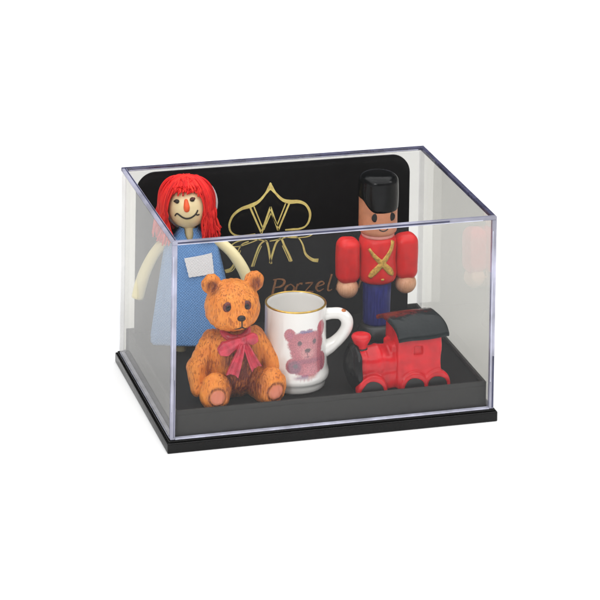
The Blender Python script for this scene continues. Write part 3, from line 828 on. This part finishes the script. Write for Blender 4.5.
# yarn hair
hb = MB(); tones = []
def strand(phi, stop, zend, flare, R=1.0, top=0.):
    pts = []; au, ad, az_ = .74*R, .66*R, .82*R
    N = 9
    for k in range(N):
        th = stop*k/(N-1)
        rr_ = 1.0
        pts.append(hc+np.array([-.045+math.sin(th)*math.sin(phi)*au+top*(1-k/(N-1)), -math.sin(th)*math.cos(phi)*ad, math.cos(th)*az_*.98]))
    if zend is not None:
        p = pts[-1].copy(); n = 7; dz = p[2]-zend
        wv = rng.uniform(0, 6)
        for k in range(1, n+1):
            t = k/n
            q = p+np.array([flare*t*t+.045*math.sin(t*5+wv), -.05*math.sin(t*4+wv), -dz*t]); pts.append(q)
    return pts
for i in range(640):      # side and rear hair
    phi = rng.uniform(.92, 2*PI-.92)
    if rng.random() < .55: phi = rng.choice([1, -1])*rng.uniform(.80, 1.75)
    sgn = math.sin(phi); R = rng.uniform(.92, 1.08)
    zend = rng.uniform(3.04, 3.32)+DZ-(.06 if abs(sgn) > .6 else .0)+(.12 if sgn > 0 else 0)
    fl = rng.normal(.0,.075)+(.02 if sgn > 0 else .04)+(.0 if sgn < 0 else .03)
    if abs(math.sin(phi)) < .75 and math.cos(phi) < 0: zend += .1
    n0 = len(hb.V); hb.add(*tube(crom(strand(phi, PI/2, zend, fl, R, rng.normal(0,.10)), 2), rng.uniform(.017,.031), 5))
    tones += [rng.uniform(0,1)]*(len(hb.V)-n0)
for i in range(210):      # fringe
    phi = rng.uniform(-1.0, 1.0)
    st = .68+.20*phi*phi+rng.normal(0,.10)
    n0 = len(hb.V); hb.add(*tube(crom(strand(phi, st, None, 0, rng.uniform(.88,1.04), rng.normal(0,.13)), 2), rng.uniform(.017,.028), 6))
    tones += [rng.uniform(0,1)]*(len(hb.V)-n0)
ho = hb.obj('hair', M['hair'], do)
attr(ho, 'tone', np.array(tones))
# dress
nA, nZ = 120, 60; V = []; F = []
for i in range(nZ):
    for k in range(nA):
        a = 2*PI*k/nA; fr = abs(((a-1.5*PI+PI) % (2*PI))-PI)
        ztop = 3.40-.34*max(0, 1-fr/.42)-.0
        t_ = i/(nZ-1); z = .16+(ztop-.16)*t_
        cx = np.interp(z, [.1,2.9,3.4], [.27,.17,.10])
        wv = np.interp(z, [.1,1.5,2.6,2.85,3.0,3.15,3.35], [1.22,1.0,.80,.76,.66,.44,.27])
        dp = np.interp(z, [.1,2.0,2.8,3.1,3.35], [.52,.42,.38,.33,.24])
        fold = 1+(.03*math.sin(a*7+1)+.02*math.sin(a*12))*(1-t_)
        ca, sa = math.cos(a), math.sin(a)
        ex = .75
        x = cx+wv*fold*math.copysign(abs(ca)**ex, ca); y = dp*fold*math.copysign(abs(sa)**ex, sa)
        V.append((x, y, z+DZ+.02*math.sin(a*3)*(1-t_)))
for i in range(nZ-1):
    for k in range(nA):
        k2 = (k+1) % nA; F.append((i*nA+k, i*nA+k2, (i+1)*nA+k2, (i+1)*nA+k))
dr = mesh('dress', V, F, M['denim'], do); sm = dr.modifiers.new('thick', 'SOLIDIFY'); sm.thickness = .035; sm.offset = -1
# apron patch, a scrap of cloth lying on the dress front
n = 16; V = []; F = []
c4 = [np.array(p) for p in ((.0,2.62),(.76,2.76),(.83,2.20),(.14,2.10))]
for side in (0, 1):
    for i in range(n):
        for j in range(n):
            a, b = i/(n-1), j/(n-1)
            p = (c4[0]*(1-a)+c4[1]*a)*(1-b)+(c4[3]*(1-a)+c4[2]*a)*b
            jx = .010*math.sin(b*41+i)*math.sin(b*17) if i in (0, n-1) else 0
            jz = .010*math.sin(a*47+j)*math.sin(a*13) if j in (0, n-1) else 0
            x, z = p[0]+jx, p[1]+jz
            dp = np.interp(z, [.1,2.0,2.8,3.1,3.35], [.52,.42,.38,.33,.24]); wv = np.interp(z, [.1,1.5,2.6,2.85,3.0], [1.22,1.0,.80,.76,.66])
            ca = min(.999, abs((x-.17)/wv))**(1/.75); sa = math.sqrt(1-ca*ca)**.75
            V.append((x, -dp*sa-.045+(.03 if side else 0)-.01, z+DZ))
for i in range(n-1):
    for j in range(n-1):
        a = i*n+j; F.append((a, a+1, a+n+1, a+n)); F.append((a+n*n, a+n+n*n, a+n+1+n*n, a+1+n*n))
for i in range(n-1):
    for a, b in ((i*n, (i+1)*n), ((i+1)*n+n-1, i*n+n-1), (i+1, i), (n*(n-1)+i, n*(n-1)+i+1)):
        F.append((a, b, b+n*n, a+n*n))
mesh('apron_patch', V, F, M['patch'], do, angle=50)
mesh('arm', *tube(crom([(-.45,.0,2.98+DZ),(-.66,.0,2.84+DZ),(-.90,-.03,2.52+DZ),(-1.10,-.05,2.10+DZ),(-1.22,-.05,1.72+DZ),(-1.30,-.05,1.36+DZ)], 6), [.12,.15,.155,.165,.175,.17], 20), M['cream'], do)
mesh('arm', *tube(crom([(.70,.0,3.0+DZ),(.98,.0,2.93+DZ),(1.28,-.03,2.70+DZ),(1.50,-.05,2.42+DZ),(1.68,-.05,2.10+DZ),(1.80,-.05,1.75+DZ)], 6), [.12,.14,.15,.16,.165,.16], 20), M['cream'], do)
for x in (-.08, .62):
    mesh('leg', *tube([(x,-.05,.6+DZ),(x,-.05,.0),(x,-.16,.085),(x,-.24,.07)] if False else [(x,-.05,.7+DZ),(x,-.05,.3),(x,-.06,.012)], [.15,.15,.16], 20), M['cream'], do)

# ------------------------------------------------------------------ camera
cam = bpy.data.cameras.new('camera'); co = bpy.data.objects.new('camera', cam); C.objects.link(co)
co.location = (-17.6519, -73.588, 31.4636); co.rotation_euler = (1.5234, -.0152, -.2742)
cam.sensor_width = 36; cam.lens = 36*2928.89/600; cam.shift_y = -916.588/600
cam.clip_start = 1; cam.clip_end = 2000; sc.camera = co

# ------------------------------------------------------------------ light
def area(name, loc, target, sx, sy, rad, col=(1,1,1)):
    l = bpy.data.lights.new(name, 'AREA'); l.shape = 'RECTANGLE'; l.size = sx; l.size_y = sy
    l.energy = rad*PI*sx*sy; l.color = col
    o = bpy.data.objects.new(name, l); C.objects.link(o); o.location = loc
    o.rotation_euler = (Vector(target)-Vector(loc)).to_track_quat('-Z', 'Y').to_euler(); return o
area('overhead_softbox', (0, -10, 150), (4, 30, 0), 330, 330, 2.3)  # unseen lamp, added and sized to lift the tabletop to white
area('front_softbox', (-75, -95, 60), (4, 3, 2), 34, 34, 11.5)
area('right_softbox', (110, -50, 70), (4, 3, 2), 24, 34, 8.5)
w = bpy.data.worlds.new('World'); sc.world = w; w.use_nodes = True
bg = w.node_tree.nodes['Background']; bg.inputs[0].default_value = (1, 1, 1, 1); bg.inputs[1].default_value = .05
sc.view_settings.view_transform = 'Standard'; sc.view_settings.look = 'None'; sc.view_settings.exposure = 0; sc.view_settings.gamma = 1
try:
    sc.cycles.transparent_max_bounces = 32; sc.cycles.max_bounces = 12
except Exception: pass
